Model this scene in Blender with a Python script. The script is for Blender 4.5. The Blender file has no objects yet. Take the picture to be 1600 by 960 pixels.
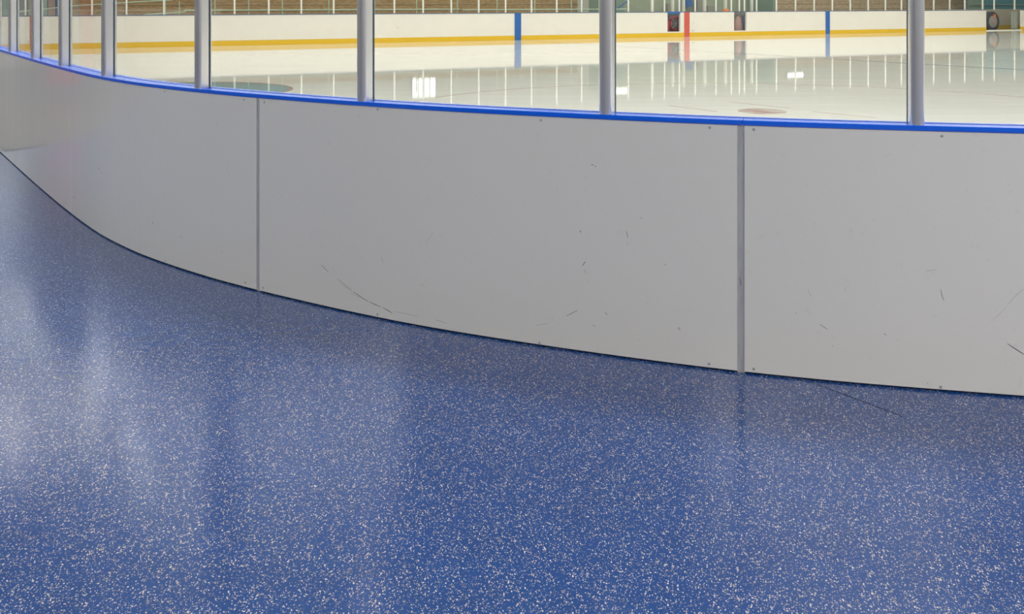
import bpy, bmesh, math, random
from mathutils import Vector
random.seed(7)
D = bpy.data; S = bpy.context.scene; COL = S.collection
# ------------------------------------------------------------------ camera, world, lights, exposure
H = 1.48; F = 1600.0
cd = D.cameras.new('camera'); cam = D.objects.new('camera', cd); COL.objects.link(cam); S.camera = cam
cam.location = (0, 0, H); cam.rotation_euler = (math.pi/2, 0, 0)
cd.sensor_width = 36; cd.sensor_fit = 'HORIZONTAL'; cd.lens = 36.0; cd.shift_y = -(480-1)/1600
cd.clip_end = 300
S.view_settings.view_transform = 'Standard'; S.view_settings.look = 'None'
S.view_settings.gamma = 1.0; S.view_settings.use_curve_mapping = False
S.view_settings.exposure = 0.0
w = D.worlds.new('world'); S.world = w; w.use_nodes = True
w.node_tree.nodes['Background'].inputs[0].default_value = (1.0, 0.98, 0.93, 1)
w.node_tree.nodes['Background'].inputs[1].default_value = 0.3

def area(name, loc, sx, sy, power, col, target=None, rotz=0):
    l = D.lights.new(name, 'AREA'); l.shape = 'RECTANGLE'; l.size = sx; l.size_y = sy; l.energy = power; l.color = col
    o = D.objects.new(name, l); COL.objects.link(o); o.location = loc
    if target: o.rotation_euler = (Vector(target)-Vector(loc)).to_track_quat('-Z', 'Y').to_euler()
    else: o.rotation_euler = (0, 0, rotz)
    return o
CEIL = 8.6
RU = Vector((0.895, 0.446)).normalized()          # direction the far boards run
RN = Vector((-RU.y, RU.x))
WARM = (1.0, 0.965, 0.895)
RINK_LAMPS = []
for i in range(-1, 5):
    for j in range(4):
        p = Vector((-4.0, 17.0)) + RU*(i*9.5) + RN*(j*8.3-8.0)
        if p.y < 24 and p.x < 5: continue
        RINK_LAMPS.append(p)
        area('rink_lamp', (p.x, p.y, CEIL-0.45), 8.6, 3.2, 480 if p.y < 24 else 300, WARM, rotz=math.atan2(RU.y, RU.x))
EDGE_LAMPS = [(-3.5, 10.2), (2.4, 7.3), (8.2, 7.4)]
for x, y in EDGE_LAMPS:
    area('rink_edge_lamp', (x, y, 7.9), 3.6, 1.2, 360, (1.0, .98, .95), rotz=-.35 if x < 0 else 0)
LOBBY_LAMPS = [(8.0, -1.0, 560),]
for x, y, e in LOBBY_LAMPS:
    area('walkway_lamp', (x, y, 4.1), 1.2, 1.2, e, (1.0, 0.98, 0.96))

# ------------------------------------------------------------------ materials
def mat(name, base=(.5,.5,.5), rough=.5, metal=0, spec=.5, emit=None, es=0):
    m = D.materials.new(name); m.use_nodes = True
    b = m.node_tree.nodes['Principled BSDF']
    b.inputs['Base Color'].default_value = (*base, 1); b.inputs['Roughness'].default_value = rough
    b.inputs['Metallic'].default_value = metal; b.inputs['Specular IOR Level'].default_value = spec
    if emit: b.inputs['Emission Color'].default_value = (*emit, 1); b.inputs['Emission Strength'].default_value = es
    return m
def nd(m, t, **k):
    n = m.node_tree.nodes.new(t)
    for a, v in k.items(): setattr(n, a, v)
    return n
def ln(m, a, b): m.node_tree.links.new(a, b)
def P(m): return m.node_tree.nodes['Principled BSDF']
def ramp(m, src, stops):
    r = nd(m, 'ShaderNodeValToRGB'); e = r.color_ramp.elements
    while len(e) < len(stops): e.new(.5)
    for q, (p, c) in zip(e, stops): q.position = p; q.color = (*c, 1) if len(c) == 3 else c
    ln(m, src, r.inputs[0]); return r.outputs[0]
def mixc(m, fac, a, b):
    x = nd(m, 'ShaderNodeMix', data_type='RGBA')
    if isinstance(fac, (int, float)): x.inputs[0].default_value = fac
    else: ln(m, fac, x.inputs[0])
    for s, v in ((x.inputs[6], a), (x.inputs[7], b)):
        if isinstance(v, tuple): s.default_value = (*v, 1)
        else: ln(m, v, s)
    return x.outputs[2]
def coords(m, scale=(1,1,1), rot=(0,0,0)):
    t = nd(m, 'ShaderNodeTexCoord'); mp = nd(m, 'ShaderNodeMapping'); ln(m, t.outputs['Object'], mp.inputs[0])
    mp.inputs['Scale'].default_value = scale; mp.inputs['Rotation'].default_value = rot
    return mp.outputs[0]
def noise(m, vec, sc, det=3, rough=.5, dist=0):
    n = nd(m, 'ShaderNodeTexNoise'); ln(m, vec, n.inputs['Vector'])
    n.inputs['Scale'].default_value = sc; n.inputs['Detail'].default_value = det
    n.inputs['Roughness'].default_value = rough; n.inputs['Distortion'].default_value = dist
    return n.outputs['Fac']
def mth(m, op, a, b=None, clamp=False):
    n = nd(m, 'ShaderNodeMath', operation=op); n.use_clamp = clamp
    for s, v in ((n.inputs[0], a), (n.inputs[1], b)):
        if v is None: continue
        if isinstance(v, (int, float)): s.default_value = v
        else: ln(m, v, s)
    return n.outputs[0]
def bump(m, h, st, dist=.01):
    b = nd(m, 'ShaderNodeBump'); b.inputs['Strength'].default_value = st; b.inputs['Distance'].default_value = dist
    ln(m, h, b.inputs['Height']); ln(m, b.outputs[0], P(m).inputs['Normal'])

M = {}
# rubber floor: blue with beige granules
m = M['rubber'] = mat('speckled_blue_rubber', (.02,.07,.3), .14, spec=.55)
def flecks(scale, rotz, keep, size, stretch):
    # gently warped so the granules are irregular chips
    c = coords(m, (scale*stretch, scale, scale), (0, 0, rotz))
    nz = nd(m, 'ShaderNodeTexNoise'); ln(m, c, nz.inputs['Vector']); nz.inputs['Scale'].default_value = 1.3; nz.inputs['Detail'].default_value = 2
    vm = nd(m, 'ShaderNodeVectorMath', operation='MULTIPLY_ADD'); ln(m, nz.outputs['Color'], vm.inputs[0])
    vm.inputs[1].default_value = (.9,.9,0); ln(m, c, vm.inputs[2])
    v = nd(m, 'ShaderNodeTexVoronoi'); v.voronoi_dimensions = '2D'; ln(m, vm.outputs[0], v.inputs['Vector']); v.inputs['Scale'].default_value = 1
    sep = nd(m, 'ShaderNodeSeparateColor'); ln(m, v.outputs['Color'], sep.inputs[0])
    pres = mth(m, 'LESS_THAN', sep.outputs[0], keep)
    rad = mth(m, 'MULTIPLY_ADD', sep.outputs[1], size); rad.node.inputs[2].default_value = size*.35
    near = mth(m, 'LESS_THAN', v.outputs['Distance'], rad)
    return mth(m, 'MULTIPLY', pres, near), sep.outputs[2]
f1, t1 = flecks(105, .45, .36, .27, 1.7)
f2, t2 = flecks(140, -.5, .30, .28, 1.6)
f3, t3 = flecks(78, .2, .13, .20, 1.8)
ff = mth(m, 'MAXIMUM', mth(m, 'MAXIMUM', f1, f2), f3)
big = noise(m, coords(m), 7, 4, .6)
base = mixc(m, big, (.001,.039,.180), (.002,.060,.265))
fcol = ramp(m, t1, [(0, (.10,.13,.20)), (.4, (.27,.28,.29)), (1, (.68,.67,.63))])
ln(m, mixc(m, ff, base, fcol), P(m).inputs['Base Color'])
bump(m, noise(m, coords(m), 260, 3), .10, .001)
# ice
m = M['ice'] = mat('ice', (.80,.80,.74), .045, spec=.5); P(m).inputs['IOR'].default_value = 1.33
c = coords(m, (1,1,1), (0,0,-.46))
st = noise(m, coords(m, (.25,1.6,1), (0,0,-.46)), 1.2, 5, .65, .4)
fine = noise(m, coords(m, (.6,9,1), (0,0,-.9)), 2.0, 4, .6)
refl_streaks = ramp(m, noise(m, coords(m, (.35,2.6,1), (0,0,-.2)), 1.1, 6, .72, .6), [(.50, (0,0,0)), (.64, (1,1,1))])  # pale streaks in the base colour stand in for light reflected on the ice
ln(m, mixc(m, mth(m, 'MULTIPLY_ADD', refl_streaks, .45), mixc(m, st, (.78,.78,.72), (.90,.90,.84)), (.98,.98,.95)), P(m).inputs['Base Color'])
bump(m, mth(m, 'MULTIPLY_ADD', fine, .35), .03, .01)
rr = mth(m, 'MULTIPLY_ADD', st, .03); rr.node.inputs[2].default_value = .0; ln(m, rr, P(m).inputs['Roughness'])
# near boards
m = M['board'] = mat('white_plastic_sheet', (.60,.60,.605), .09, spec=.8)
n1 = noise(m, coords(m, (1,1,.35)), 2.2, 4, .6)
n2 = noise(m, coords(m), 30, 4, .7)
smear = ramp(m, n2, [(.30, (.635,.62,.585)), (.38, (.70,.685,.645)), (1, (.705,.69,.65))])
ln(m, mixc(m, n1, smear, (.715,.70,.66)), P(m).inputs['Base Color'])
bump(m, noise(m, coords(m, (1,1,.25)), 4, 2), .05, .02)
# far boards
m = M['farboard'] = mat('far_white_sheet', (.88,.85,.79), .35)
n1 = noise(m, coords(m), 3, 5, .75)
ln(m, ramp(m, n1, [(.27, (.55,.50,.45)), (.34, (.84,.80,.74)), (.7, (.88,.85,.79))]), P(m).inputs['Base Color'])
M['yellow'] = mat('yellow_kickplate', (.80,.50,.02), .35)
M['bluecap'] = mat('blue_cap_plastic', (.0,.12,.80), .27, spec=.8); M['bluecap'].node_tree.nodes['Principled BSDF'].inputs['Coat Weight'].default_value = .0
M['bluebead'] = mat('dark_blue_bead', (.01,.06,.30), .4)
M['bluemark'] = mat('blue_mark', (.02,.135,.46), .4)
M['redmark'] = mat('red_mark', (.66,.11,.085), .4)
M['cap_far'] = mat('far_cap_plastic', (.08,.13,.26), .4)
M['alu'] = mat('brushed_aluminium', (.76,.76,.765), .24, metal=.72)
m = M['alu']; bump(m, noise(m, coords(m, (60,60,1)), 6, 2), .05, .002)
M['gasket'] = mat('dark_gasket', (.10,.13,.15), .5)
M['dark'] = mat('dark_recess', (.012,.014,.03), .8)
m = M['strip'] = mat('joint_strip_plastic', (.36,.365,.39), .35)
ln(m, ramp(m, noise(m, coords(m, (6,6,.6)), 9, 4, .7), [(.3, (.33,.33,.36)), (.5, (.43,.43,.45)), (1, (.45,.45,.47))]), P(m).inputs['Base Color'])
M['strip_pale'] = mat('pale_joint_strip', (.56,.56,.60), .3)
M['screw'] = mat('screw_steel', (.36,.36,.37), .5, metal=.1)
M['scuff'] = mat('black_rubber_scuff', (.15,.13,.16), .7)
M['scuff_soft'] = mat('grey_rubber_scuff', (.42,.42,.42), .6)
M['whitepost'] = mat('white_painted_post', (.86,.85,.80), .4)
M['greenrail'] = mat('pale_green_paint', (.50,.62,.50), .4)
M['steel'] = mat('galvanised_steel', (.45,.47,.48), .45, metal=.5)
def wood(name, a, b, c_):
    m = mat(name, a, .6)
    v = coords(m, (.5,6,10), (0,0,-math.atan2(RU.y, RU.x)))
    n = noise(m, v, 2.0, 6, .65)
    ln(m, ramp(m, n, [(.3, a), (.5, b), (.72, c_)]), P(m).inputs['Base Color']); return m
M['wood'] = wood('brown_bleacher_wood', (.22,.125,.05), (.40,.26,.12), (.54,.38,.19))
M['wood2'] = wood('greyed_bleacher_wood', (.33,.23,.15), (.47,.36,.25), (.60,.48,.36))
m = M['wall'] = mat('pale_hall_wall', (.56,.57,.49), .7)
wv = nd(m, 'ShaderNodeTexWave'); ln(m, coords(m, (1,1,.001), (0,0,-math.atan2(RU.y, RU.x))), wv.inputs['Vector']); wv.inputs['Scale'].default_value = 3
ln(m, mixc(m, wv.outputs['Fac'], (.56,.56,.51), (.72,.71,.66)), P(m).inputs['Base Color'])
M['lobbywall'] = mat('lobby_wall_paint', (.21,.185,.14), .6)
m = M['ceil'] = mat('ceiling_panels', (.45,.45,.43), .7)
M['teal'] = mat('teal_paint', (.08,.27,.33), .45)
M['tealgrey'] = mat('green_grey_panel', (.22,.32,.28), .5)
M['greygreen'] = mat('grey_green_glazing', (.34,.38,.31), .35)
M['rubber_black'] = mat('black_tyre_rubber', (.06,.065,.075), .6)
M['tiles'] = mat('brown_lobby_tiles', (.085,.068,.045), .4)
M['hub'] = mat('grey_hub', (.30,.29,.27), .5)
M['orange'] = mat('orange_plastic', (.75,.22,.07), .5)
M['red'] = mat('red_enamel', (.42,.08,.11), .45)
M['greybox'] = mat('grey_back_panel', (.17,.18,.19), .6)
M['pinkbag'] = mat('dusty_pink_fabric', (.42,.28,.26), .8)
M['bluebag'] = mat('slate_blue_fabric', (.13,.17,.26), .8)
M['beige'] = mat('beige_box_panel', (.46,.43,.37), .5)
M['dullyellow'] = mat('dull_yellow_kickplate', (.50,.34,.06), .5)
M['lamp'] = mat('lamp_diffuser', (.9,.9,.9), .5, emit=(1,.97,.9), es=7)
M['daylight'] = mat('daylit_window_pane', (.8,.85,.9), .3, emit=(.96,.98,1.0), es=6.6)
M['daylight_soft'] = mat('soft_daylit_pane', (.8,.85,.9), .3, emit=(1.0,.955,.89), es=5.7)
M['added_glow'] = mat('added_wall_glow', (.8,.8,.8), .4, emit=(.86,.96,1.0), es=.95)  # glow of the bands added high on the far wall
M['farwin'] = mat('bright_window_pane', (.9,.9,.9), .3, emit=(1,1,.96), es=3.2)
M['frame'] = mat('dark_window_frame', (.12,.12,.13), .5)
M['redfaint'] = mat('faint_red_line_under_ice', (.64,.47,.43), .06)
m = M['redspot'] = mat('worn_red_spot_under_ice', (.5,.2,.2), .06)
ln(m, ramp(m, noise(m, coords(m, (1,5,1), (0,0,.3)), 2.4, 4, .6, .5), [(.44, (.50,.24,.24)), (.56, (.80,.74,.68))]), P(m).inputs['Base Color'])
M['crease'] = mat('crease_blue_under_ice', (.16,.38,.46), .06)
M['redice'] = mat('red_line_under_ice', (.50,.22,.19), .06)
M['blueice'] = mat('blue_line_under_ice', (.16,.20,.34), .06)
# clear sheet: symmetric Schlick reflection over a faint green tint
m = M['glass'] = D.materials.new('clear_shield'); m.use_nodes = True; m.node_tree.nodes.clear()
out = nd(m, 'ShaderNodeOutputMaterial'); tr = nd(m, 'ShaderNodeBsdfTransparent'); gl = nd(m, 'ShaderNodeBsdfGlossy')
tr.inputs[0].default_value = (.972,.985,.968,1); gl.inputs['Roughness'].default_value = .01
lw = nd(m, 'ShaderNodeLayerWeight'); lw.inputs[0].default_value = .5
pw = mth(m, 'POWER', lw.outputs['Facing'], 4); fr = mth(m, 'MULTIPLY_ADD', pw, .28); fr.node.inputs[2].default_value = .042
mx = nd(m, 'ShaderNodeMixShader'); ln(m, fr, mx.inputs[0]); ln(m, tr.outputs[0], mx.inputs[1]); ln(m, gl.outputs[0], mx.inputs[2]); ln(m, mx.outputs[0], out.inputs[0])

# ------------------------------------------------------------------ helpers
def obj(name, bm, material, parent=None, smooth=False, bevel=0):
    me = D.meshes.new(name)
    bmesh.ops.recalc_face_normals(bm, faces=bm.faces)
    if smooth:
        for f in bm.faces: f.smooth = True
    bm.to_mesh(me); bm.free(); me.materials.append(material)
    o = D.objects.new(name, me); COL.objects.link(o)
    if parent: o.parent = parent
    if bevel:
        b = o.modifiers.new('bevel', 'BEVEL'); b.width = bevel; b.segments = 2; b.limit_method = 'ANGLE'
    return o
def tag(o, label=None, cat=None, group=None, kind=None):
    if label: o['label'] = label
    if cat: o['category'] = cat
    if group: o['group'] = group
    if kind: o['kind'] = kind
    return o
def empty(name, loc, rz=0):
    o = D.objects.new(name, None); COL.objects.link(o); o.location = loc; o.rotation_euler = (0,0,rz); o.empty_display_size = .1
    return o
def rebase(o, loc):
    """move an object's origin to loc without moving its mesh"""
    v = Vector(loc)
    for q in o.data.vertices: q.co -= v
    o.location = v; return o
def box(bm, x0, x1, y0, y1, z0, z1, T=None):
    vs = [bm.verts.new((x, y, z)) for x in (x0, x1) for y in (y0, y1) for z in (z0, z1)]
    for q in ((0,1,3,2),(4,6,7,5),(0,4,5,1),(2,3,7,6),(0,2,6,4),(1,5,7,3)): bm.faces.new([vs[i] for i in q])
    if T:
        for v in vs: v.co = T(v.co)
    return vs
def bxobj(name, m, parent, *a, T=None, bevel=0):
    bm = bmesh.new(); box(bm, *a, T=T); return obj(name, bm, m, parent, bevel=bevel)
def tube(bm, pts, r, seg=8):
    pts = [Vector(p) for p in pts]; rings = []
    for i, p in enumerate(pts):
        d = (pts[min(i+1, len(pts)-1)] - pts[max(i-1, 0)]).normalized()
        a = Vector((0,0,1)) if abs(d.z) < .9 else Vector((1,0,0))
        u = d.cross(a).normalized(); v = d.cross(u)
        rings.append([bm.verts.new(p + (u*math.cos(t) + v*math.sin(t))*r) for t in [2*math.pi*k/seg for k in range(seg)]])
    for A, B in zip(rings, rings[1:]):
        for k in range(seg): bm.faces.new((A[k], A[(k+1) % seg], B[(k+1) % seg], B[k]))
    bm.faces.new(rings[0]); bm.faces.new(rings[-1][::-1])
def ice_pt(x, y, z=0.0):
    Y = F*(H-z)/(y-1); return Vector(((x-800)/F*Y, Y, z))

# ------------------------------------------------------------------ near curved board path (left to right)
ctrl = [(0,238),(25,261),(62,294.3),(111.6,335.6),(157.5,368.3),(195,388),(232,404),(326,435.3),(420,460.2),(530,485.8),(656,511.5),(843,541.8),(1000,564),(1153,583.2),(1330,601),(1600,622.4)]
cp = [ice_pt(x, y).to_2d() for x, y in ctrl]
def dens(pts, step=.04):
    L = [0]
    for a, b in zip(pts, pts[1:]): L.append(L[-1] + (b-a).length)
    n = int(L[-1]/step); out = []; j = 0
    for i in range(n+1):
        s = L[-1]*i/n
        while j < len(L)-2 and L[j+1] < s: j += 1
        out.append(pts[j].lerp(pts[j+1], (s-L[j])/max(1e-9, L[j+1]-L[j])))
    return out
def catmull(pts, n=24):
    q = [pts[0]*2-pts[1]] + pts + [pts[-1]*2-pts[-2]]; out = []
    for i in range(1, len(q)-2):
        a, b, c, d = q[i-1:i+3]
        # centripetal
        t0 = 0; t1 = t0+(b-a).length**.5; t2 = t1+(c-b).length**.5; t3 = t2+(d-c).length**.5
        for k in range(n):
            t = t1+(t2-t1)*k/n
            A1 = a*((t1-t)/(t1-t0))+b*((t-t0)/(t1-t0)); A2 = b*((t2-t)/(t2-t1))+c*((t-t1)/(t2-t1)); A3 = c*((t3-t)/(t3-t2))+d*((t-t2)/(t3-t2))
            B1 = A1*((t2-t)/(t2-t0))+A2*((t-t0)/(t2-t0)); B2 = A2*((t3-t)/(t3-t1))+A3*((t-t1)/(t3-t1))
            out.append(B1*((t2-t)/(t2-t1))+B2*((t-t1)/(t2-t1)))
    out.append(pts[-1].copy()); return out
mid = dens(catmull(cp))
# extend: right along an arc that turns into the side boards, left straight along the end boards
hd = math.atan2(*(mid[-1]-mid[-12]).yx); p = mid[-1].copy(); ext = []; tgt = math.atan2(RU.y, RU.x)
while len(ext) < 260:
    if hd < tgt: hd += .04/8.5
    p = p + Vector((math.cos(hd), math.sin(hd)))*.04; ext.append(p.copy())
hl = math.atan2(*(mid[0]-mid[14]).yx); pl = mid[0].copy(); exl = []
for i in range(330):
    pl = pl + Vector((math.cos(hl), math.sin(hl)))*.04; exl.append(pl.copy())
path = exl[::-1] + mid + ext
for _ in range(14):                                            # light smoothing
    path = [path[0]] + [(path[i-1]+path[i]*2+path[i+1])/4 for i in range(1, len(path)-1)] + [path[-1]]
path = dens(path, .04); NP = len(path)
cum = [0]
for a, b in zip(path, path[1:]): cum.append(cum[-1]+(b-a).length)
nrm = []
for i in range(NP):
    t = (path[min(i+2, NP-1)]-path[max(i-2, 0)]).normalized(); nrm.append(Vector((t.y, -t.x)))
ST = cum[-1]/(NP-1)
def at_s(s):
    k = max(0, min(NP-2, int(s/ST))); u = s/ST-k
    return path[k].lerp(path[k+1], u), nrm[k].lerp(nrm[k+1], u).normalized()
def s_of_px(x, d=0.0):
    """arc length at which the board line, d behind its face, stands at picture column x"""
    lo = None
    for k in range(NP-1):
        a = path[k]-nrm[k]*d; b = path[k+1]-nrm[k+1]*d
        xa = 800+F*a.x/a.y; xb = 800+F*b.x/b.y
        if a.y > 0 and b.y > 0 and xa <= x < xb: return ST*(k+(x-xa)/(xb-xa))
    raise ValueError(x)
def sweep(bm, s0, s1, sec, step=.08, closed=True):
    """sweep a (depth, height) section along the board line"""
    n = max(1, int(round((s1-s0)/step))); rings = []
    for i in range(n+1):
        p, q = at_s(s0+(s1-s0)*i/n)
        rings.append([bm.verts.new((p.x-q.x*d, p.y-q.y*d, z)) for d, z in sec])
    m_ = len(sec)
    for A, B in zip(rings, rings[1:]):
        for k in range(m_): bm.faces.new((A[k], A[(k+1) % m_], B[(k+1) % m_], B[k]))
    bm.faces.new(rings[0]); bm.faces.new(rings[-1][::-1])
def rect(d0, d1, z0, z1, b=0):
    if not b: return [(d0,z0),(d1,z0),(d1,z1),(d0,z1)]
    return [(d0+b,z0),(d1,z0),(d1,z1),(d0+b,z1),(d0,z1-b),(d0,z0+b)]
def near_pt(x, y, off=.0008):
    s = s_of_px(x); p, q = at_s(s); z = H-(y-1)*p.y/F
    return Vector((p.x+q.x*off, p.y+q.y*off, z)), s, q

# ------------------------------------------------------------------ setting: floor, ice, walls, ceiling
ZP = 0.984            # top of the near sheets
bm = bmesh.new()      # walkway floor follows the board line
fr_ = []
for i in range(0, NP, 3):
    p = path[i]-nrm[i]*.02; fr_.append(p)
poly = [(-14.2, 19.9), (-14.2, -8), (22, -8), (22, fr_[-1].y)] + [(p.x, p.y) for p in fr_[::-1]] 
top = [bm.verts.new((x, y, 0)) for x, y in poly]; bot = [bm.verts.new((x, y, -.06)) for x, y in poly]
bm.faces.new(top); bm.faces.new(bot[::-1])
for i in range(len(poly)):
    j = (i+1) % len(poly); bm.faces.new((top[i], bot[i], bot[j], top[j]))
bmesh.ops.triangulate(bm, faces=[f for f in bm.faces if len(f.verts) > 4])
o = obj('floor', bm, M['rubber']); tag(o, 'blue rubber walkway floor flecked with beige granules', 'floor', kind='structure')
bm = bmesh.new(); box(bm, -60, 95, -9, 120, -.12, -.07)
tag(obj('floor_concrete', bm, M['hub']), 'concrete slab around the rink', 'floor', kind='structure')
no = Vector((math.sin(hl), -math.cos(hl)))
if no.x > 0: no = -no
edge = [q+no*.05 for q in exl if 9.6 < q.y < 19.9]
poly = [(-14.2, 19.9), (-14.2, 9.6)] + [(edge[0].x, edge[0].y), (edge[-1].x, edge[-1].y)]
bm = bmesh.new(); lo = [bm.verts.new((x, y, .0005)) for x, y in poly]; hi = [bm.verts.new((x, y, .012)) for x, y in poly]
bm.faces.new(hi); bm.faces.new(lo[::-1])
for q in range(4): bm.faces.new((lo[q], lo[(q+1) % 4], hi[(q+1) % 4], hi[q]))
tag(obj('floor_tiles', bm, M['tiles']), 'warm brown tiled lobby floor past the end of the blue rubber', 'floor', kind='structure')
# ice slab inside the boards
bm = bmesh.new()
ip = [path[i]-nrm[i]*.10 for i in range(0, NP, 3)]
fa = ice_pt(177, 75).to_2d(); FB0 = fa; 
def far_s(x):
    """distance along the far boards at picture column x"""
    k = (x-800)/F; # (fa.x + t RU.x) = k (fa.y + t RU.y)
    return (k*fa.y-fa.x)/(RU.x-k*RU.y)
fb = ice_pt(1525, 48.5).to_2d(); RU = (fb-fa).normalized(); RN = Vector((-RU.y, RU.x))
def far(t, d=0, z=0):
    p = fa+RU*t+RN*d; return Vector((p.x, p.y, z))
far_end = [far(far_s(-140)), far(far_s(1800))]
poly = [(p.x, p.y) for p in ip] + [(far_end[1].x+8, ip[-1].y+ (far_end[1].x+8-ip[-1].x)*RU.y/RU.x)] + [(far_end[1].x, far_end[1].y), (far_end[0].x, far_end[0].y)]
top = [bm.verts.new((x, y, -.004)) for x, y in poly]; bot = [bm.verts.new((x, y, -.06)) for x, y in poly]
bm.faces.new(top); bm.faces.new(bot[::-1])
for i in range(len(poly)):
    j = (i+1) % len(poly); bm.faces.new((top[i], bot[i], bot[j], top[j]))
bmesh.ops.triangulate(bm, faces=[f for f in bm.faces if len(f.verts) > 4])
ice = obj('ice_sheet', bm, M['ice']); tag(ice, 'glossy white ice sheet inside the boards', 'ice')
# lines painted in the ice (parts of the ice sheet)
def ice_line(name, pts, wd, m_):
    bm = bmesh.new(); L = []
    pts = [Vector(p) for p in pts]
    for i, p in enumerate(pts):
        d = (pts[min(i+1, len(pts)-1)]-pts[max(i-1, 0)]); d.z = 0; d.normalize(); n = Vector((-d.y, d.x, 0))*wd/2
        L.append([bm.verts.new((q.x, q.y, z)) for q in (p-n, p+n) for z in (-.0038, -.0028)])
    for A, B in zip(L, L[1:]):
        for a, b in ((0,1),(1,3),(3,2),(2,0)): bm.faces.new((A[a], A[b], B[b], B[a]))
    for R in (L[0], L[-1]): bm.faces.new((R[0], R[1], R[3], R[2]))
    return obj(name, bm, m_, ice)
def ring(c, r, a0=0, a1=2*math.pi, n=72): return [(c[0]+r*math.cos(a0+(a1-a0)*k/n), c[1]+r*math.sin(a0+(a1-a0)*k/n), 0) for k in range(n+1)]
fo = (3.35, 13.2)
ice_line('faceoff_circle', ring(fo, 5.15), .05, M['redfaint'])
bm = bmesh.new(); vs = [bm.verts.new((fo[0]+.32*math.cos(t), 13.72+.34*math.sin(t), -.0025)) for t in [2*math.pi*k/32 for k in range(32)]]; bm.faces.new(vs)
g = bmesh.ops.extrude_face_region(bm, geom=bm.faces[:]); bmesh.ops.translate(bm, verts=[v for v in g['geom'] if isinstance(v, bmesh.types.BMVert)], vec=(0,0,-.001)); obj('faceoff_spot', bm, M['redspot'], ice)
a = ice_pt(1350, 95.0); b = ice_pt(1600, 109.0); d_ = (b-a).normalized()
ice_line('blue_line', [far(far_s(809.5)), a, b, b+d_*6], .10, M['blueice'])
cr = (-5.45, 16.9)
bm = bmesh.new(); vs = [bm.verts.new((x, y, -.0034)) for x, y, z in ring(cr, 1.75)[:-1]]; bm.faces.new(vs)
g = bmesh.ops.extrude_face_region(bm, geom=bm.faces[:]); bmesh.ops.translate(bm, verts=[v for v in g['geom'] if isinstance(v, bmesh.types.BMVert)], vec=(0,0,-.0004)); obj('goal_crease', bm, M['crease'], ice)
ice_line('crease_outline', ring(cr, 1.77), .06, M['redice'])
ice_line('hash_mark', [ice_pt(1045,165), ice_pt(1120,174)], .035, M['redfaint'])
ice_line('hash_mark', [ice_pt(1270,174), ice_pt(1370,184)], .035, M['redfaint'])
ice_line('hash_mark', [ice_pt(1140,159), ice_pt(1235,169)], .035, M['redfaint'])

def wallbox(name, a, b, th, z0, z1, m_, **k):
    a = Vector(a[:2]); b = Vector(b[:2]); u = (b-a); L = u.length; u.normalize(); n = Vector((-u.y, u.x))
    bm = bmesh.new(); box(bm, 0, L, 0, th, z0, z1, T=lambda c: Vector((a.x+u.x*c.x+n.x*c.y, a.y+u.y*c.x+n.y*c.y, c.z)))
    o = obj(name, bm, m_); tag(o, kind='structure', **k); return o
WD = 9.5                                           # hall wall behind the far bleachers
wA = far(-14, WD); wB = far(76, WD)
wallbox('wall_far', wA, wB, .3, -.07, CEIL, M['wall'], label='pale ribbed hall wall behind the bleachers', cat='wall')
wallbox('wall_left', (-14.3, -8), (-14.3, 20), .3, -.07, CEIL, M['lobbywall'], label='lobby wall left of the walkway', cat='wall')
wallbox('wall_end', (-14.3, 20), (wA.x, wA.y), .3, -.07, CEIL, M['lobbywall'], label='hall wall beyond the end boards', cat='wall')
wallbox('wall_back', (22.3, -8), (-14.3, -8), .3, -.07, CEIL, M['lobbywall'], label='lobby wall behind the walkway', cat='wall')
wallbox('wall_right', (wB.x, wB.y), (22.3, -8), .3, -.07, CEIL, M['wall'], label='hall wall at the right end', cat='wall')
bm = bmesh.new(); box(bm, -60, 95, -9, 120, CEIL, CEIL+.2)
tag(obj('ceiling', bm, M['ceil']), 'pale panelled hall ceiling', 'ceiling', kind='structure')
# daylight windows of the lobby
def lobby_window(name, a, b, z0, z1, nx, label, m_):
    a = Vector(a); b = Vector(b); u = b-a; L = u.length; u.normalize(); n = Vector((-u.y, u.x))
    T = lambda c: Vector((a.x+u.x*c.x+n.x*c.y, a.y+u.y*c.x+n.y*c.y, c.z))
    e = empty(name, (a.x, a.y, z0)); tag(e, label, 'window', kind='structure')
    def pt(nm, m, *r):
        bm = bmesh.new(); box(bm, *r, T=T); o = obj(nm, bm, m); o.parent = e; o.matrix_parent_inverse = e.matrix_basis.inverted(); return o
    pt('window_pane', m_, .05, L-.05, .02, .03, z0+.05, z1-.05)
    bm = bmesh.new()
    box(bm, 0, L, -.02, .06, z0, z0+.08, T=T); box(bm, 0, L, -.02, .06, z1-.08, z1, T=T)
    for k in range(nx+1):
        x = L*k/nx; box(bm, max(0, x-.05), min(L, x+.05), -.02, .07, z0, z1, T=T)
    o = obj('window_frame', bm, M['frame']); o.parent = e; o.matrix_parent_inverse = e.matrix_basis.inverted()
lobby_window('window_1', (-14.22, 16.4), (-14.22, 6.5), 5.2, 8.2, 3, 'high daylit lobby window band left of the walkway', M['daylight'])
lobby_window('window_4', (-14.22, 5.3), (-14.22, -1.5), 5.2, 8.2, 2, 'second high daylit lobby window left of the walkway', M['daylight'])
lobby_window('window_5', (-6.0, -7.98), (1.5, -7.98), 5.05, 8.2, 4, 'high daylit window band behind the walkway', M['daylight_soft'])
lobby_window('window_6', (3.0, -7.98), (17.0, -7.98), 5.05, 8.2, 4, 'second high daylit window band behind the walkway', M['daylight_soft'])

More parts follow.
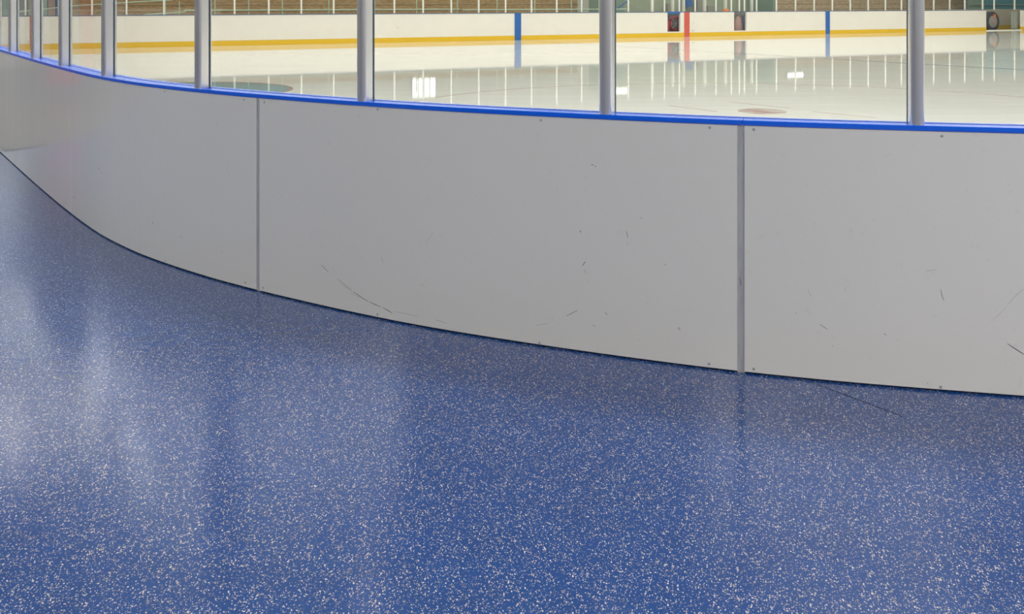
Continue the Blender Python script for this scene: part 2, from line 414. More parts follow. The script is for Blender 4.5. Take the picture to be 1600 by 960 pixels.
wu = (Vector((wB.x-wA.x, wB.y-wA.y))).normalized(); wn_ = Vector((-wu.y, wu.x))  # unseen glowing bands, added so the cap rail tops reflect something bright
for k, (q0, q1, lab) in enumerate([(2, 34, 'added tall glowing band, unseen, high on the far hall wall'), (36, 86, 'added long shallow glowing band, unseen, high on the far hall wall')]):
    A = Vector(wA[:2])+wu*q1-wn_*.03; B = Vector(wA[:2])+wu*q0-wn_*.03
    lobby_window('window_%d' % (7+k), tuple(A), tuple(B), (4.4, 6.4)[k], 8.4, (3, 4)[k], lab, M['added_glow'])
# ------------------------------------------------------------------ near dasher boards
seams = {x: s_of_px(x) for x in (25, 112, 403, 1157.5)}
S0 = .05; S1 = cum[-1]-.05
gaps = [(25, .004), (112, .005), (403, .0125), (1157.5, .0145)]
bounds = [S0] + [seams[x] for x, _ in gaps] + [seams[1157.5]+2.44, S1]
halfs = [0] + [g_ for _, g_ in gaps] + [.012, 0]
names = ['white dasher board at the far left end of the curved run', 'narrow white dasher board between the two leftmost seams',
         'white dasher board left of the grey strip under the second mid post', 'long white dasher board between the two grey joint strips, with a curved black scrape',
         'white dasher board right of the wide grey joint strip', 'white dasher board beyond the right side of the view']
sections = []
for i in range(6):
    a, b = bounds[i]+halfs[i], bounds[i+1]-halfs[i+1]
    p, q = at_s((a+b)/2); e = empty('dasher_board', (p.x, p.y, 0)); sections.append((a, b, e))
    tag(e, names[i], 'rink board', 'white dasher boards along the walkway')
    e['_'] = 0; del e['_']
    def part(nm, m_, *secs, smooth=False):
        bm = bmesh.new()
        for sc in secs: sweep(bm, a, b, sc)
        o = obj(nm, bm, m_, smooth=False); o.parent = e; o.matrix_parent_inverse = e.matrix_basis.inverted(); return o
    part('front_panel', M['board'], rect(0, .012, .007, ZP, .002))
    part('frame', M['dark'], rect(.013, .070, 0, ZP-.004))
    part('rink_side_panel', M['farboard'], rect(.071, .083, .2, ZP))
    part('kickplate', M['yellow'], rect(.071, .087, 0, .198))
def sec_of(s):
    for a, b, e in sections:
        if a-.03 <= s <= b+.03: return e
def attach(o, e):
    o.parent = e; o.matrix_parent_inverse = e.matrix_basis.inverted(); return o
# screws
for x, y in [(257,143),(381,156),(413,160),(590,171),(845,188),(1109,199.5),(1178,202.5),(1472,212.5),(590,491.5),(843,536),(1108,569),(1178,577),(1470,605),(383,442),(411,450),(160,124),(258,407)]:
    p, s, q = near_pt(x, y, 0); bm = bmesh.new()
    t = Vector((-q.y, q.x, 0)); q3 = Vector((q.x, q.y, 0))
    rs = []
    for rad, dp in ((.0058, 0), (.0058, .0010), (.0035, .0018)):
        rs.append([bm.verts.new(p + q3*dp + (t*math.cos(k*math.pi/6)+Vector((0,0,1))*math.sin(k*math.pi/6))*rad) for k in range(12)])
    for A, B in zip(rs, rs[1:]):
        for k in range(12): bm.faces.new((A[k], A[(k+1) % 12], B[(k+1) % 12], B[k]))
    bm.faces.new(rs[-1])
    attach(obj('screw', bm, M['screw']), sec_of(s))
# scrapes and scuffs on the sheets
def scuff(pts, w0, m_='scuff'):
    P3 = [near_pt(x, y, .0006) for x, y in pts]; bm = bmesh.new(); L = []; n = len(P3)
    for i, (p, s, q) in enumerate(P3):
        d = (P3[min(i+1, n-1)][0]-P3[max(i-1, 0)][0]).normalized(); nn = d.cross(Vector((q.x, q.y, 0))).normalized()
        wd = w0*.8*(.2+.8*math.sin(math.pi*(i+.6)/(n+.2)))
        L.append((bm.verts.new(p-nn*wd/2), bm.verts.new(p+nn*wd/2)))
    for A, B in zip(L, L[1:]): bm.faces.new((A[0], A[1], B[1], B[0]))
    attach(obj('scuff_mark', bm, M[m_]), sec_of(P3[0][1]))
scuff([(502,414),(507,419),(513,425)], .0035); scuff([(527,436),(534,441),(542,448),(550,454)], .0028)
scuff([(530,442),(538,448),(548,454)], .0025, 'scuff_soft'); scuff([(552,456),(560,461.5),(568,467),(576,471.5)], .0045)
scuff([(578,472),(586,476),(595,480)], .0045); scuff([(598,481),(604,484),(609,487),(613,490)], .005)
scuff([(614,487),(628,489),(642,492),(655,495)], .003, 'scuff_soft'); scuff([(548,457),(556,462),(563,465)], .003, 'scuff_soft')
scuff([(595,402),(597,406),(599,411)], .004, 'scuff_soft'); scuff([(658,444),(661,447)], .004, 'scuff_soft')
scuff([(680,500),(688,502),(699,506)], .004, 'scuff_soft'); scuff([(678,362),(672,370),(664,382)], .0022, 'scuff_soft')
scuff([(885,494),(893,490),(903,485)], .003); scuff([(838,509),(847,507),(855,505)], .003, 'scuff_soft')
scuff([(910,416),(913,411),(915,409)], .004); scuff([(912,421),(915,424),(916,428)], .004, 'scuff_soft')
scuff([(978,361),(980,366),(981,372)], .003); scuff([(980,378),(981,383)], .003, 'scuff_soft')
scuff([(924,257),(927,258)], .005); scuff([(930,259),(931,261)], .005); scuff([(906,361),(908,363)], .006)
scuff([(945,488),(947,490),(949,492)], .007, 'scuff_soft'); scuff([(925,508),(931,510)], .005, 'scuff_soft')
scuff([(1059,513),(1063,516)], .009, 'scuff_soft'); scuff([(1060,511),(1062,514)], .005, 'scuff_soft')
scuff([(1281,507),(1287,511),(1293,515)], .003); scuff([(1445,423),(1453,423),(1464,421)], .003, 'scuff_soft')
scuff([(1470,452),(1472,462),(1475,470)], .005, 'scuff_soft'); scuff([(1381,521),(1385,524)], .007, 'scuff_soft')
scuff([(1574,537),(1581,542),(1589,547),(1597,552),(1600,554)], .0045); scuff([(1599,452),(1588,461),(1576,475)], .0025, 'scuff_soft')
scuff([(1574,478),(1562,490),(1549,502)], .0016, 'scuff_soft'); scuff([(1155,433),(1157,440),(1158,447)], .004)
scuff([(282,368),(285,373)], .007, 'scuff_soft'); scuff([(238,351),(239,347)], .006); scuff([(153,262),(155,265)], .006)
scuff([(144,318),(146,321)], .006, 'scuff_soft'); scuff([(345,391),(348,394)], .005, 'scuff_soft'); scuff([(114,309),(117,308)], .006)
scuff([(21,224),(23,227)], .006); scuff([(439,305),(441,306)], .005, 'scuff_soft'); scuff([(491,317),(492,319)], .005, 'scuff_soft')
scuff([(1243,488),(1245,490)], .005, 'scuff_soft'); scuff([(1262,453),(1268,464)], .003, 'scuff_soft'); scuff([(1037,413),(1041,414)], .005, 'scuff_soft')
scuff([(1001,340),(1003,342)], .004); scuff([(1300,540),(1302,541)], .005, 'scuff_soft'); scuff([(1449,598),(1450,601)], .005, 'scuff_soft')
# joint strips between the sheets
jl = {25: 'thin pale joint strip nearest the left edge of the boards', 112: 'thin pale joint strip between the two leftmost full boards',
      403: 'narrow grey joint strip in the middle-left of the curved boards', 1157.5: 'wide scuffed grey joint strip right of the middle of the boards'}
for x, g_ in gaps:
    s = seams[x]; bm = bmesh.new()
    if x > 400:
        sweep(bm, s-g_+.0005, s+g_-.0005, [(.0122,.002),(.0122,ZP),(.004,ZP),(.004,.002)], step=.012)
        o = obj('joint_strip', bm, M['strip']); p, q = at_s(s)
    else:
        sweep(bm, s-g_, s+g_, [(.0122,.004),(.0122,ZP),(.002,ZP),(.002,.004)], step=.005); o = obj('joint_strip', bm, M['strip_pale']); p, q = at_s(s)
    rebase(o, (p.x, p.y, 0)); tag(o, jl[x], 'joint strip', 'joint strips of the curved boards')
s = bounds[5]; bm = bmesh.new(); sweep(bm, s-.011, s+.011, [(.0122,.002),(.0122,ZP),(.004,ZP),(.004,.002)], step=.012)
# cap rails
RT = ZP+.0215
def rail_sec():
    return [(.001, ZP+.0005), (-.004, ZP+.003), (-.005, ZP+.008), (-.005, RT-.0012), (-.004, RT), (.128, RT), (.130, RT-.002), (.130, ZP+.002), (.128, ZP+.0005)]
sj = s_of_px(1160)
for a, b, lab in ((S0, sj-.0012, 'bright blue cap rail on the curved boards, left of its joint'), (sj+.0012, S1, 'bright blue cap rail on the right-hand boards, right of its joint')):
    bm = bmesh.new(); sweep(bm, a, b, rail_sec(), step=.06); o = obj('cap_rail', bm, M['bluecap']); p, q = at_s((a+b)/2); rebase(o, (p.x, p.y, ZP))
    tag(o, lab, 'rail', 'blue cap rails')

# ------------------------------------------------------------------ posts and clear panes on the near boards
GT = 2.45
pxs = [20.6, 56.7, 100.8, 168.7, 315.7, 570.3, 948.3, 1431.5]
ps = [s_of_px(x, .045) for x in pxs]
EX = 7; ps = [ps[0]-1.22*k for k in range(EX+2, 0, -1)] + ps + [ps[-1]+1.22, ps[-1]+2.44, ps[-1]+3.66]
ordn = ['', '', 'leftmost', 'second', 'third', 'fourth', 'fifth', 'sixth', 'seventh', 'rightmost']
for i, s in enumerate(ps, -EX):
    p, q = at_s(s); e = empty('shield_post', (p.x, p.y, RT), math.atan2(q.y, q.x)+math.pi/2)
    # local frame: x along the boards, y away from the walkway
    prof = []
    for k in range(41):
        a = math.pi*k/40; prof.append((-.0275*math.cos(a), .030-.0255*math.sin(a)**.8))
    prof += [(.0275, .068), (.021, .076), (.021, .090), (.012, .096), (-.012, .096), (-.021, .090), (-.021, .076), (-.0275, .068)]
    bm = bmesh.new(); lo = [bm.verts.new((x, y, .0005)) for x, y in prof]; hi = [bm.verts.new((x, y, GT-RT)) for x, y in prof]
    bm.faces.new(lo[::-1]); bm.faces.new(hi)
    for k in range(len(prof)):
        j = (k+1) % len(prof); bm.faces.new((lo[k], lo[j], hi[j], hi[k]))
    o = obj('post_body', bm, M['alu'], e)
    for sg in (-1, 1):
        bm = bmesh.new(); box(bm, sg*.0214, sg*.0300, .0755, .0795, .0005, GT-RT); obj('gasket', bm, M['gasket'], e)
    nm_ = ('%s aluminium shield post along the near boards' % ordn[i]) if 2 <= i <= 9 else ('aluminium shield post off the %s side of the view' % ('left' if i < 2 else 'right'))
    if i in (3,4,5,6,7,8): nm_ = '%s aluminium shield post from the left on the blue cap rail' % ordn[i]
    tag(e, nm_, 'post', 'aluminium posts on the near cap rail')
for i in range(-EX, len(ps)-1-EX):
    a, b = ps[i+EX]+.0235, ps[i+EX+1]-.0235; bm = bmesh.new(); sweep(bm, a, b, rect(.0805, .0860, RT+.0005, GT-.02), step=.1)
    o = obj('glass_pane', bm, M['glass'], smooth=False); p, q = at_s((a+b)/2); rebase(o, (p.x, p.y, RT+.0005))
    bm = bmesh.new(); sweep(bm, a, b, rect(.0770, .0800, RT+.0005, RT+.0025), step=.1); attach(obj('glazing_bead', bm, M['bluebead']), o)
    j = i-1
    if i == 1: lab = 'clear pane left of the leftmost near post'
    elif 2 <= i <= 8: lab = 'clear pane between the %s and %s near posts' % (ordn[i] if i > 2 else 'first', ordn[i+1] if i < 8 else 'last')
    elif i == 9: lab = 'clear pane right of the last near post'
    else: lab = 'clear pane off the %s side of the view' % ('left' if i <= 0 else 'right')
    tag(o, lab, 'glass pane', 'clear panes above the near boards')

# red cabinet in the lobby corner: the photograph shows it mirrored in the leftmost boards
e = empty('red_cabinet', (-10.6, 14.4, .0125), .9); tag(e, 'red cabinet off to the left, mirrored in the leftmost white boards', 'cabinet')
bm = bmesh.new(); box(bm, -.5, .5, -.35, .35, .10, 1.85); obj('body', bm, M['red'], e, bevel=.015)
bm = bmesh.new(); box(bm, -.47, .47, -.31, .31, 0, .099); obj('plinth', bm, M['greybox'], e)
bm = bmesh.new(); box(bm, -.44, .44, -.375, -.352, .16, 1.79); obj('door_panel', bm, M['red'], e, bevel=.006)
# cut line in the rubber
bm = bmesh.new(); L = []
for x, y in [(1262,595.5),(1290,606),(1330,621),(1365,634),(1412,652)]:
    p = ice_pt(x, y); L.append((bm.verts.new((p.x-.001, p.y-.0012, .0008)), bm.verts.new((p.x+.001, p.y+.0016, .0008))))
for A, B in zip(L, L[1:]): bm.faces.new((A[0], A[1], B[1], B[0]))
tag(obj('trim_1', bm, M['dark']), 'thin dark cut line in the blue rubber', 'seam', kind='structure')

# ------------------------------------------------------------------ far boards
FT = 1.0
def TF(c): return far(c.x, c.y, c.z)
def fbox(name, m_, parent, x0, x1, y0, y1, z0, z1, bevel=0):
    bm = bmesh.new(); box(bm, x0, x1, y0, y1, z0, z1, T=TF); o = obj(name, bm, m_, bevel=bevel)
    if parent: attach(o, parent)
    return o
segs = [(-140, 1043, 'long white far board with a red stripe and the left blue stripe'), (1063, 1147, 'short white far board with the red centre stripe'),
        (1166.5, 1541, 'white far board with the right blue stripe'), (1596.5, 1800, 'white far board right of the open gate')]
marks = {0: [(46.8, 50, 'redmark'), (804, 814, 'bluemark')], 1: [(1069, 1077.2, 'redmark')], 2: [(1289.7, 1296.4, 'bluemark')], 3: []}
KP = .165
for i, (x0, x1, lab) in enumerate(segs):
    a, b = far_s(x0), far_s(x1); pm = far((a+b)/2); e = empty('dasher_board', pm); tag(e, lab, 'rink board', 'white boards across the ice')
    ky = .012
    fbox('face_panel', M['farboard'], e, a, b, 0, .10, KP, FT)
    fbox('cap', M['cap_far'], e, a, b, -.012, .13, FT+.0005, FT+.03)
    fbox('kickplate', M['yellow'], e, a, b, -ky, .10, -.0035, KP-.001)
    for q0, q1, mm in marks[i]:
        if mm == 'redmark' and q0 < 100: fbox('stripe', M[mm], e, far_s(q0), far_s(q1), -.016, -.0125, 0, FT)
        else: fbox('stripe', M[mm], e, far_s(q0), far_s(q1), -.016, -.0125, 0, FT+.0005)
def fcol_(x, d, z=0):
    q = fa+RN*d; k = (x-800)/F; t = (k*q.y-q.x)/(RU.x-k*RU.y); p = q+RU*t; return Vector((p.x, p.y, z))
# two dark hatches with low sills
for k, (x0, x1, lab) in enumerate([(1043, 1063, 'dark hatch in the far boards left of the red stripe'), (1147, 1166.5, 'dark hatch in the far boards right of the red stripe')]):
    a, b = far_s(x0), far_s(x1); e = empty('board_hatch', far((a+b)/2)); tag(e, lab, 'hatch')
    fbox('sill', M['farboard'], e, a, b, 0, .10, KP, .215); fbox('kickplate', M['yellow'], e, a, b, -.012, .10, -.0035, KP-.001)
    fbox('back_panel', M['greybox'] if k == 0 else M['hub'], e, a+.1, b+.7, .75, .80, .0, FT)
    fbox('cap', M['bluemark'] if k == 0 else M['cap_far'], e, a, b, -.012, .13, FT-.05 if k == 0 else FT+.0005, FT+.03)
# red wheel-like reel in the left hatch
a, b = far_s(1043), far_s(1063); rc = fcol_(1055, .40, .53); e = empty('hose_reel', (rc.x, rc.y, -.07)); tag(e, 'round red spoked reel seen through the left dark hatch', 'reel')
def disc_pts(c, r, n=28, d=0): return [Vector((c.x+RU.x*r*math.cos(t)+RN.x*d, c.y+RU.y*r*math.cos(t)+RN.y*d, c.z+r*math.sin(t))) for t in [2*math.pi*k/n for k in range(n+1)]]
bm = bmesh.new(); tube(bm, disc_pts(rc, .27, d=-.06), .03, 8); attach(obj('rim', bm, M['red']), e)
bm = bmesh.new(); tube(bm, disc_pts(rc, .27, d=.12), .03, 8); attach(obj('rim', bm, M['red']), e)
bm = bmesh.new()
for k in range(4):
    t = k*math.pi/4; v = Vector((RU.x*math.cos(t), RU.y*math.cos(t), math.sin(t)))*.27; o_ = Vector((RN.x, RN.y, 0))*-.06
    tube(bm, [rc-v+o_, rc+v+o_], .012, 6)
attach(obj('spokes', bm, M['steel']), e)
bm = bmesh.new(); n3 = Vector((RN.x, RN.y, 0)); tube(bm, [rc-n3*.02, rc+n3*.16], .20, 20); attach(obj('hose_drum', bm, M['greybox']), e)
ts = (rc.to_2d()-fa).dot(RU); fbox('stand', M['red'], e, ts-.42, ts-.31, .36, .5, -.07, .66)
# bags in the right hatch
def blob(name, m_, c, rx, ry, rz, parent=None):
    bm = bmesh.new(); bmesh.ops.create_uvsphere(bm, u_segments=20, v_segments=12, radius=1)
    for v in bm.verts:
        z = v.co.z; k = 1+.18*(z < 0); nz = 1 if abs(z) < .6 else .95
        x = v.co.x*rx*k; y = v.co.y*ry*k; zz = max(z, -.8)*rz
        v.co = Vector((c.x+RU.x*x+RN.x*y, c.y+RU.y*x+RN.y*y, c.z+zz))
    o = obj(name, bm, m_, smooth=True)
    if parent: attach(o, parent)
    return o
c = fcol_(1153.2, .36); e = empty('duffel_bag', (c.x, c.y, -.07)); tag(e, 'dusty pink bag seen through the right dark hatch', 'bag')
blob('bag_body', M['pinkbag'], Vector((c.x, c.y, .33)), .21, .16, .50, e)
bm = bmesh.new(); tube(bm, [c+Vector((RU.x*q, RU.y*q, z)) for q, z in ((-.1,.78),(-.08,.9),(0,.93),(.08,.9),(.1,.78))], .015); attach(obj('handle', bm, M['hub']), e)
c = fcol_(1163.2, .30); e = empty('equipment_bag', (c.x, c.y, -.07)); tag(e, 'upright slate blue bag right of the pink bag', 'bag')
blob('bag_body', M['bluebag'], Vector((c.x, c.y, .38)), .12, .12, .58, e)
bm = bmesh.new(); tube(bm, [c+Vector((RU.x*q, RU.y*q, z)) for q, z in ((-.06,.85),(0,1.05),(.06,.85))], .02); attach(obj('strap', bm, M['steel']), e)
# open gate on the right: inner board, wheel, glass jamb, threshold
a, b = far_s(1541), far_s(1596.5); e = empty('box_board', far((a+b)/2, 2.0)); tag(e, 'beige board with dull yellow kickplate behind the open gate', 'rink board')
fbox('panel', M['beige'], e, a-1.0, b+3, 2.0, 2.08, .20, FT+.04); fbox('kickplate', M['dullyellow'], e, a-1.0, b+3, 1.98, 2.08, -.07, .198)
o = fbox('threshold', M['whitepost'], None, a, b, -.01, .12, -.0035, .035); p = far((a+b)/2); rebase(o, p); tag(o, 'white threshold strip across the open gate', 'threshold')
wc = fcol_(1547.5, .62, .43); e = empty('machine_wheel', (wc.x, wc.y, -.07)); tag(e, 'big dark grey wheel standing inside the open gate', 'wheel')
bm = bmesh.new(); tube(bm, [wc+n3*q for q in (-.14,-.11,.11,.14)], .50, 32); attach(obj('tyre', bm, M['rubber_black'], bevel=.03), e)
bm = bmesh.new(); tube(bm, [wc+n3*q for q in (-.165,-.12)], .30, 28); attach(obj('rim', bm, M['hub'], bevel=.01), e)
bm = bmesh.new(); tube(bm, [wc+n3*q for q in (-.20,-.15)], .08, 16); attach(obj('hub_cap', bm, M['pinkbag']), e)
bm = bmesh.new(); k_ = (fcol_(1554.3, .45).to_2d()-fa).dot(RU); box(bm, k_-.06, k_+.06, .44, .47, .60, .80, T=TF); attach(obj('reflector', bm, M['orange']), e)
e = empty('gate_leaf', far(far_s(1591), .2)); tag(e, 'pale swung-open gate leaf at the right of the gap', 'gate')
k0, k1 = far_s(1586.5), far_s(1595.5)
fbox('leaf_panel', M['greygreen'], e, k0, k1, .20, .26, .04, .93, bevel=.01); fbox('latch_post', M['steel'], e, k0+.10, k0+.2, .16, .2, .10, .90)

# ------------------------------------------------------------------ far shield posts and panes
fpx = [-60,-8, 40, 92,144,198,256.5,312,367,420.5,471.5,522,570.5,617,662,706,749,791,831.5,871,909.8,947,983,1020,1039.5,1062.7,1087.5,1120,1144,1156.5,1164.5,1183.5,1214.5,1244.5,1273.5,1302,1330,1358,1385,1410,1436,1460.5,1485.5,1509,1537,1555,1587,1616,1645]
far_glass = []
proto = None
def make_far_post():
    e = empty('far_shield_post', (0,0,FT+.03)); tag(e, 'x', 'post', 'white posts above the far boards')
    bm = bmesh.new(); box(bm, -.026, .026, 0, .06, .0005, 1.42); obj('upright', bm, M['whitepost'], e, bevel=.006)
    bm = bmesh.new(); box(bm, -.028, .028, -.008, .075, .0005, .02); obj('foot_plate', bm, M['whitepost'], e)
    return e
def copy_tree(o, parent=None):
    c = o.copy(); COL.objects.link(c)
    if parent: c.parent = parent
    for ch in list(o.children): copy_tree(ch, c)
    return c
proto = make_far_post(); first = True
kids = list(proto.children)
def where(x):
    if x < 110: return 'above the far left boards'
    if x < 804: return 'left of the left blue stripe'
    if x < 1040: return 'right of the left blue stripe'
    if x < 1170: return 'around the red centre stripe'
    if x < 1290: return 'left of the right blue stripe'
    if x < 1541: return 'right of the right blue stripe'
    return 'at the open gate'
cnt = {}
numw = ['first','second','third','fourth','fifth','sixth','seventh','eighth','ninth','tenth','eleventh','twelfth','thirteenth','fourteenth','fifteenth','sixteenth']
for x in fpx:
    if first: o = proto; first = False
    else:
        o = proto.copy(); COL.objects.link(o)
        for ch in kids: c2 = ch.copy(); COL.objects.link(c2); c2.parent = o
    p = far(far_s(x), .035, FT+.03); o.location = p; o.rotation_euler = (0, 0, math.atan2(RU.y, RU.x))
    wn = where(x); k = cnt.get(wn, 0); cnt[wn] = k+1
    o['label'] = 'white far post %s, %s from left' % (wn, numw[k])
cnt = {}
for x, y in zip(fpx, fpx[1:]):
    a, b = far_s(x)+.03, far_s(y)-.03
    if b-a < .12 or x < -20: continue
    bm = bmesh.new(); box(bm, a, b, .06, .07, FT+.031, FT+1.42, T=TF); o = obj('far_glass_pane', bm, M['glass']); p = far((a+b)/2, .06, FT+.031); rebase(o, p)
    wn = where((x+y)/2); k = cnt.get(wn, 0); cnt[wn] = k+1
    tag(o, 'clear far pane %s, %s from left' % (wn, numw[k]), 'glass pane', 'clear panes above the far boards')

# ------------------------------------------------------------------ handrail behind the far boards
def railing(x0, x1, d, z, posts, lab, z1=None):
    a, b = far_s(x0), far_s(x1); e = empty('handrail', far((a+b)/2, d, -.07)); tag(e, lab, 'railing')
    z1 = z if z1 is None else z1
    bm = bmesh.new(); tube(bm, [far(a, d, z), far(b, d, z1)], .024); attach(obj('top_rail', bm, M['greenrail']), e)
    for q in posts:
        t = far_s(q); 
        bm = bmesh.new(); tube(bm, [far(t, d, -.07), far(t, d, 1.95)], .022); attach(obj('post', bm, M['greenrail']), e)
railing(296, 735, 1.0, 1.155, [345,399,453,527,600,667,732], 'pale green handrail in front of the left bleachers')
railing(740, 1000, 1.0, 1.13, [795,855,913,957], 'pale green handrail left of the glazed box')
def stair_rail(ptsa, ptsb, lab, posts):
    e = empty('stair_rail', far(far_s(200), 1.6, -.07)); tag(e, lab, 'railing')
    for pr in (ptsa, ptsb):
        bm = bmesh.new(); tube(bm, pr, .022); attach(obj('sloped_rail', bm, M['greenrail']), e)
    for x in posts:
        t = far_s(x); bm = bmesh.new(); tube(bm, [far(t, 1.6, -.07), far(t, 1.6, 1.46)], .022); attach(obj('post', bm, M['greenrail']), e)
def fz(x, y, d):
    p = far(far_s(x), d); Yp = p.y; k = (x-800)/F
    # exact depth where the offset line meets this column
    q = fa+RN*d; t = (k*q.y-q.x)/(RU.x-k*RU.y); pp = q+RU*t
    return Vector((pp.x, pp.y, H-(y-1)*pp.y/F))
stair_rail([fz(30,18.5,1.6), fz(110,10,1.6), fz(200,4,1.6), fz(270,.2,1.6)], [fz(225,23.5,1.6), fz(258,21,1.6), fz(291,18.5,1.6)], 'sloping pale green ramp rails at the left bleachers', [207, 270, 293])

# ------------------------------------------------------------------ bleachers
def bleacher(x0, x1, d0, rows, m_, lab, z0=.42, rise=.235, run=.62):
    for r in range(rows):
        z = z0+r*rise; d = d0+r*run
        a = (fcol_(x0, d).to_2d()-fa).dot(RU); b = (fcol_(x1, d).to_2d()-fa).dot(RU)
        e = empty('bleacher_row', far((a+b)/2, d, -.07)); tag(e, lab % (['front','second','third','fourth','fifth','sixth','top'][r]), 'bleacher', lab.split(',')[0])
        fbox('seat_plank', m_, e, a, b, d, d+.30, z-.04, z, bevel=.004)
        fbox('foot_plank', m_, e, a, b, d+.31, d+run-.002, z-.14, z-.10)
        fbox('riser_board', m_, e, a, b, d+.03, d+.05, z-rise+.002 if r else -.07, z-.045)
        n = max(2, int((b-a)/4))
        for k in range(n+1):
            t = a+.1+(b-a-.2)*k/n
            fbox('support', M['steel'], e, t-.03, t+.03, d+.055, d+run-.01, -.07, z-.142)
bleacher(108, 903, 2.6, 7, M['wood'], 'left wooden bleachers, %s row')
bleacher(1182, 1508, 2.2, 7, M['wood2'], 'right greyed wooden bleachers, %s row')
# glazed penalty and score box between the bleachers
a = (fcol_(925, 3.2).to_2d()-fa).dot(RU); b = (fcol_(1168, 3.2).to_2d()-fa).dot(RU); e = empty('score_box', far((a+b)/2, 1.6, -.07)); tag(e, 'grey green glazed score box behind the red centre stripe', 'booth')
fbox('back_wall', M['greygreen'], e, a, b, 3.2, 3.3, -.07, 2.3); fbox('side_wall', M['tealgrey'], e, a-.1, a-.002, 1.45, 3.3, -.07, 2.3); fbox('side_wall', M['tealgrey'], e, b+.002, b+.1, 1.45, 3.3, -.07, 2.3)
for x, wd in ((1020,.12),(1052,.10),(1069,.10),(1102,.12),(1134.5,.11),(1175.5,.11)):
    t = far_s(x)+.9
    q = fz(x, 10, 1.5); tt = (q.to_2d()-fa).dot(RU)
    fbox('column', M['whitepost'], e, tt-wd/2, tt+wd/2, 1.5, 1.6, -.07, 2.2)
for x0, x1, mm, zt in ((940,975,'tealgrey',1.9),(1044,1050,'hub',1.35),(1073,1082,'bluemark',1.6),(1090,1098,'hub',1.5),(1106,1116,'hub',1.25)):
    q0 = (fz(x0, 10, 2.9).to_2d()-fa).dot(RU); q1 = (fz(x1, 10, 2.9).to_2d()-fa).dot(RU)
    fbox('panel', M[mm], e, q0, q1, 2.9, 3.15, -.06 if mm != 'bluemark' else 1.2, zt)
# blue diagonal brace seen near x 975
bm = bmesh.new(); tube(bm, [fz(957, 19, 1.9), fz(984, -1, 1.9)], .03); attach(obj('diagonal_brace', bm, M['bluemark']), e)
q = fz(1134, 16, 1.0); e = empty('traffic_cone', (q.x, q.y, FT-.07)); 
D.objects.remove(e)
# orange dome resting on a shelf
bm = bmesh.new(); bmesh.ops.create_uvsphere(bm, u_segments=20, v_segments=10, radius=.17)
for v in bm.verts: v.co = Vector((v.co.x, v.co.y, max(0, v.co.z)*.8))
o = obj('training_dome', bm, M['orange'], smooth=True); o.location = (q.x, q.y, 1.0); tag(o, 'orange dome on the ledge behind the far boards', 'dome')
t_ = (q.to_2d()-fa).dot(RU)
e = empty('score_table', (q.x, q.y, -.07)); tag(e, 'low grey table behind the far boards under the orange dome', 'table')
fbox('table_top', M['hub'], e, t_-.8, t_+.8, .80, 1.22, .965, .9995)
for sx in (-.75, .75):
    for sy in (.85, 1.17): fbox('leg', M['steel'], e, t_+sx-.02, t_+sx+.02, sy-.02, sy+.02, -.07, .964)
# left: dark doorway stretch and coloured panels
for x0, x1, mm, zt, lab in ((-60,16,'tealgrey',2.4,'dark green panel at the far left beyond the boards'), (17,28,'teal',2.3,'pale teal panel left of the second near post'), (29,44,'greybox',2.3,'grey green panel at the far left, right of the teal one'),
                        (62,74,'tealgrey',2.3,'dark green locker bank at the far left'), (75,85,'pinkbag',2.3,'dull pink locker beside the blue one'), (87,94,'bluemark',2.3,'blue locker at the left end of the bleachers')):
    q0 = (fz(x0, 10, 4.0).to_2d()-fa).dot(RU); q1 = (fz(x1, 10, 4.0).to_2d()-fa).dot(RU)
    e = empty('tall_locker', far((q0+q1)/2, 4.0, -.07)); tag(e, lab, 'locker', 'tall lockers beyond the far left boards')
    fbox('body', M[mm], e, q0, q1, 4.0, 4.5, -.07, zt, bevel=.01)
    n = max(1, int((q1-q0)/.6))
    for k in range(n):
        u0 = q0+(q1-q0)*k/n+.03; u1 = q0+(q1-q0)*(k+1)/n-.03; fbox('door_panel', M[mm], e, u0, u1, 3.97, 3.999, .05, zt-.06, bevel=.005)
# right: teal panels behind the open gate
for x0, x1, mm, lab in ((1514,1538,'tealgrey','green grey slatted panel left of the open gate'), (1540,1583,'teal','dark teal panel above the open gate'), (1586,1720,'teal','teal panel right of the open gate')):
    q0 = (fz(x0, 10, 3.2).to_2d()-fa).dot(RU); q1 = (fz(x1, 10, 3.2).to_2d()-fa).dot(RU)
    e = empty('partition_panel', far((q0+q1)/2, 3.2, -.07)); tag(e, lab, 'partition')
    fbox('sheet', M[mm], e, q0, q1, 3.2, 3.26, -.07, 2.6); fbox('rail', M['steel'], e, q0, q1, 3.15, 3.199, 1.24, 1.28)
    fbox('rail', M['steel'], e, q0, q1, 3.15, 3.199, 2.56, 2.60)
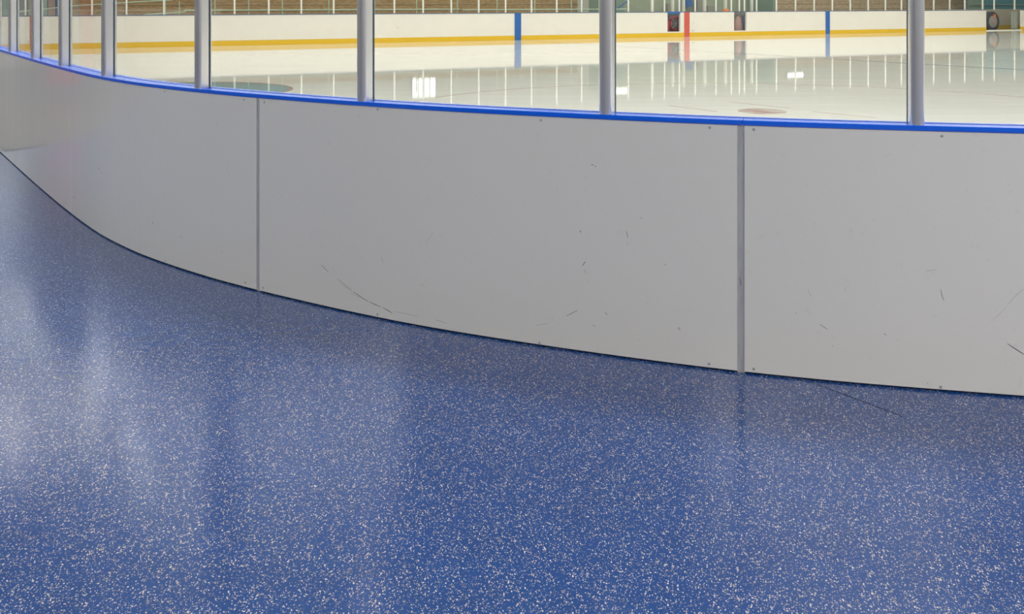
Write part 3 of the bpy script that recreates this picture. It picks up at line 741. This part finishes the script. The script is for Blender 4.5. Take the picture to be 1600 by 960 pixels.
# ------------------------------------------------------------------ bright windows and lamps on the hall wall
def wallwin(name, cat, lab, x0, x1, y0, y1, nx, ny, kind=None, m_='farwin'):
    d = WD-.12
    A = fz(x0, 10, d); B = fz(x1, 10, d); q0 = (A.to_2d()-fa).dot(RU); q1 = (B.to_2d()-fa).dot(RU); Yp = (A.y+B.y)/2
    z0 = (y0-1)*Yp/F-H; z1 = (y1-1)*Yp/F-H
    e = empty(name, far((q0+q1)/2, WD, z0)); tag(e, lab, cat, kind=kind)
    fbox('window_pane' if kind else 'diffuser', M[m_], e, q0+.03, q1-.03, d+.02, d+.04, z0+.03, z1-.03)
    bm = bmesh.new()
    for k in range(nx+1):
        t = q0+(q1-q0)*k/nx; box(bm, t-.02, t+.02, d-.01, d+.115, z0, z1, T=TF)
    for k in range(ny+1):
        t = z0+(z1-z0)*k/ny; box(bm, q0, q1, d-.005, d+.11, t-.02, t+.02, T=TF)
    attach(obj('window_frame' if kind else 'housing', bm, M['steel']), e)
wallwin('window_2', 'window', 'bright barred window high on the far wall', 644, 681, 112, 151, 4, 3, 'structure')
wallwin('window_3', 'window', 'small bright window on the far wall near the score box', 958, 981, 114, 146, 1, 4, 'structure')
wallwin('wall_lamp', 'lamp', 'bright twin wall lamp above the right bleachers', 1230, 1256, 114, 120.5, 2, 1)
wallwin('wall_lamp', 'lamp', 'small bright wall lamp above the score box', 1131, 1146, 125, 129, 1, 1)

# ------------------------------------------------------------------ lamp fittings over the rink and the walkway
ang = math.atan2(RU.y, RU.x)
for k, p in enumerate(RINK_LAMPS):
    e = empty('highbay_fixture', (p.x, p.y, CEIL-.43), ang); tag(e, 'long ceiling lamp fitting over the ice', 'lamp', 'ceiling lamp fittings over the ice')
    bm = bmesh.new(); box(bm, -4.35, 4.35, -1.65, 1.65, 0, .10); obj('housing', bm, M['steel'], e, bevel=.01)
    for sx in (-3.6, 3.6):
        bm = bmesh.new(); tube(bm, [(sx,0,.10),(sx,0,.43)], .01); obj('hanger', bm, M['steel'], e)
for x, y in EDGE_LAMPS:
    e = empty('edge_fixture', (x, y, 7.92), -.35 if x < 0 else 0); tag(e, 'lamp fitting hung just inside the near boards', 'lamp', 'lamp fittings above the near boards')
    bm = bmesh.new(); box(bm, -1.84, 1.84, -.64, .64, 0, .08); obj('housing', bm, M['steel'], e, bevel=.01)
    for sx in (-1.5, 1.5):
        bm = bmesh.new(); tube(bm, [(sx,0,.08),(sx,0,CEIL-7.92)], .008); obj('hanger', bm, M['steel'], e)
for x, y, _ in LOBBY_LAMPS:
    e = empty('walkway_fixture', (x, y, 4.12)); tag(e, 'square lamp fitting hung over the walkway', 'lamp', 'square lamp fittings over the walkway')
    bm = bmesh.new(); box(bm, -.64, .64, -.64, .64, 0, .08); obj('housing', bm, M['steel'], e, bevel=.01)
    for sx in (-.5, .5):
        bm = bmesh.new(); tube(bm, [(sx,0,.08),(sx,0,CEIL-4.12)], .008); obj('hanger', bm, M['steel'], e)
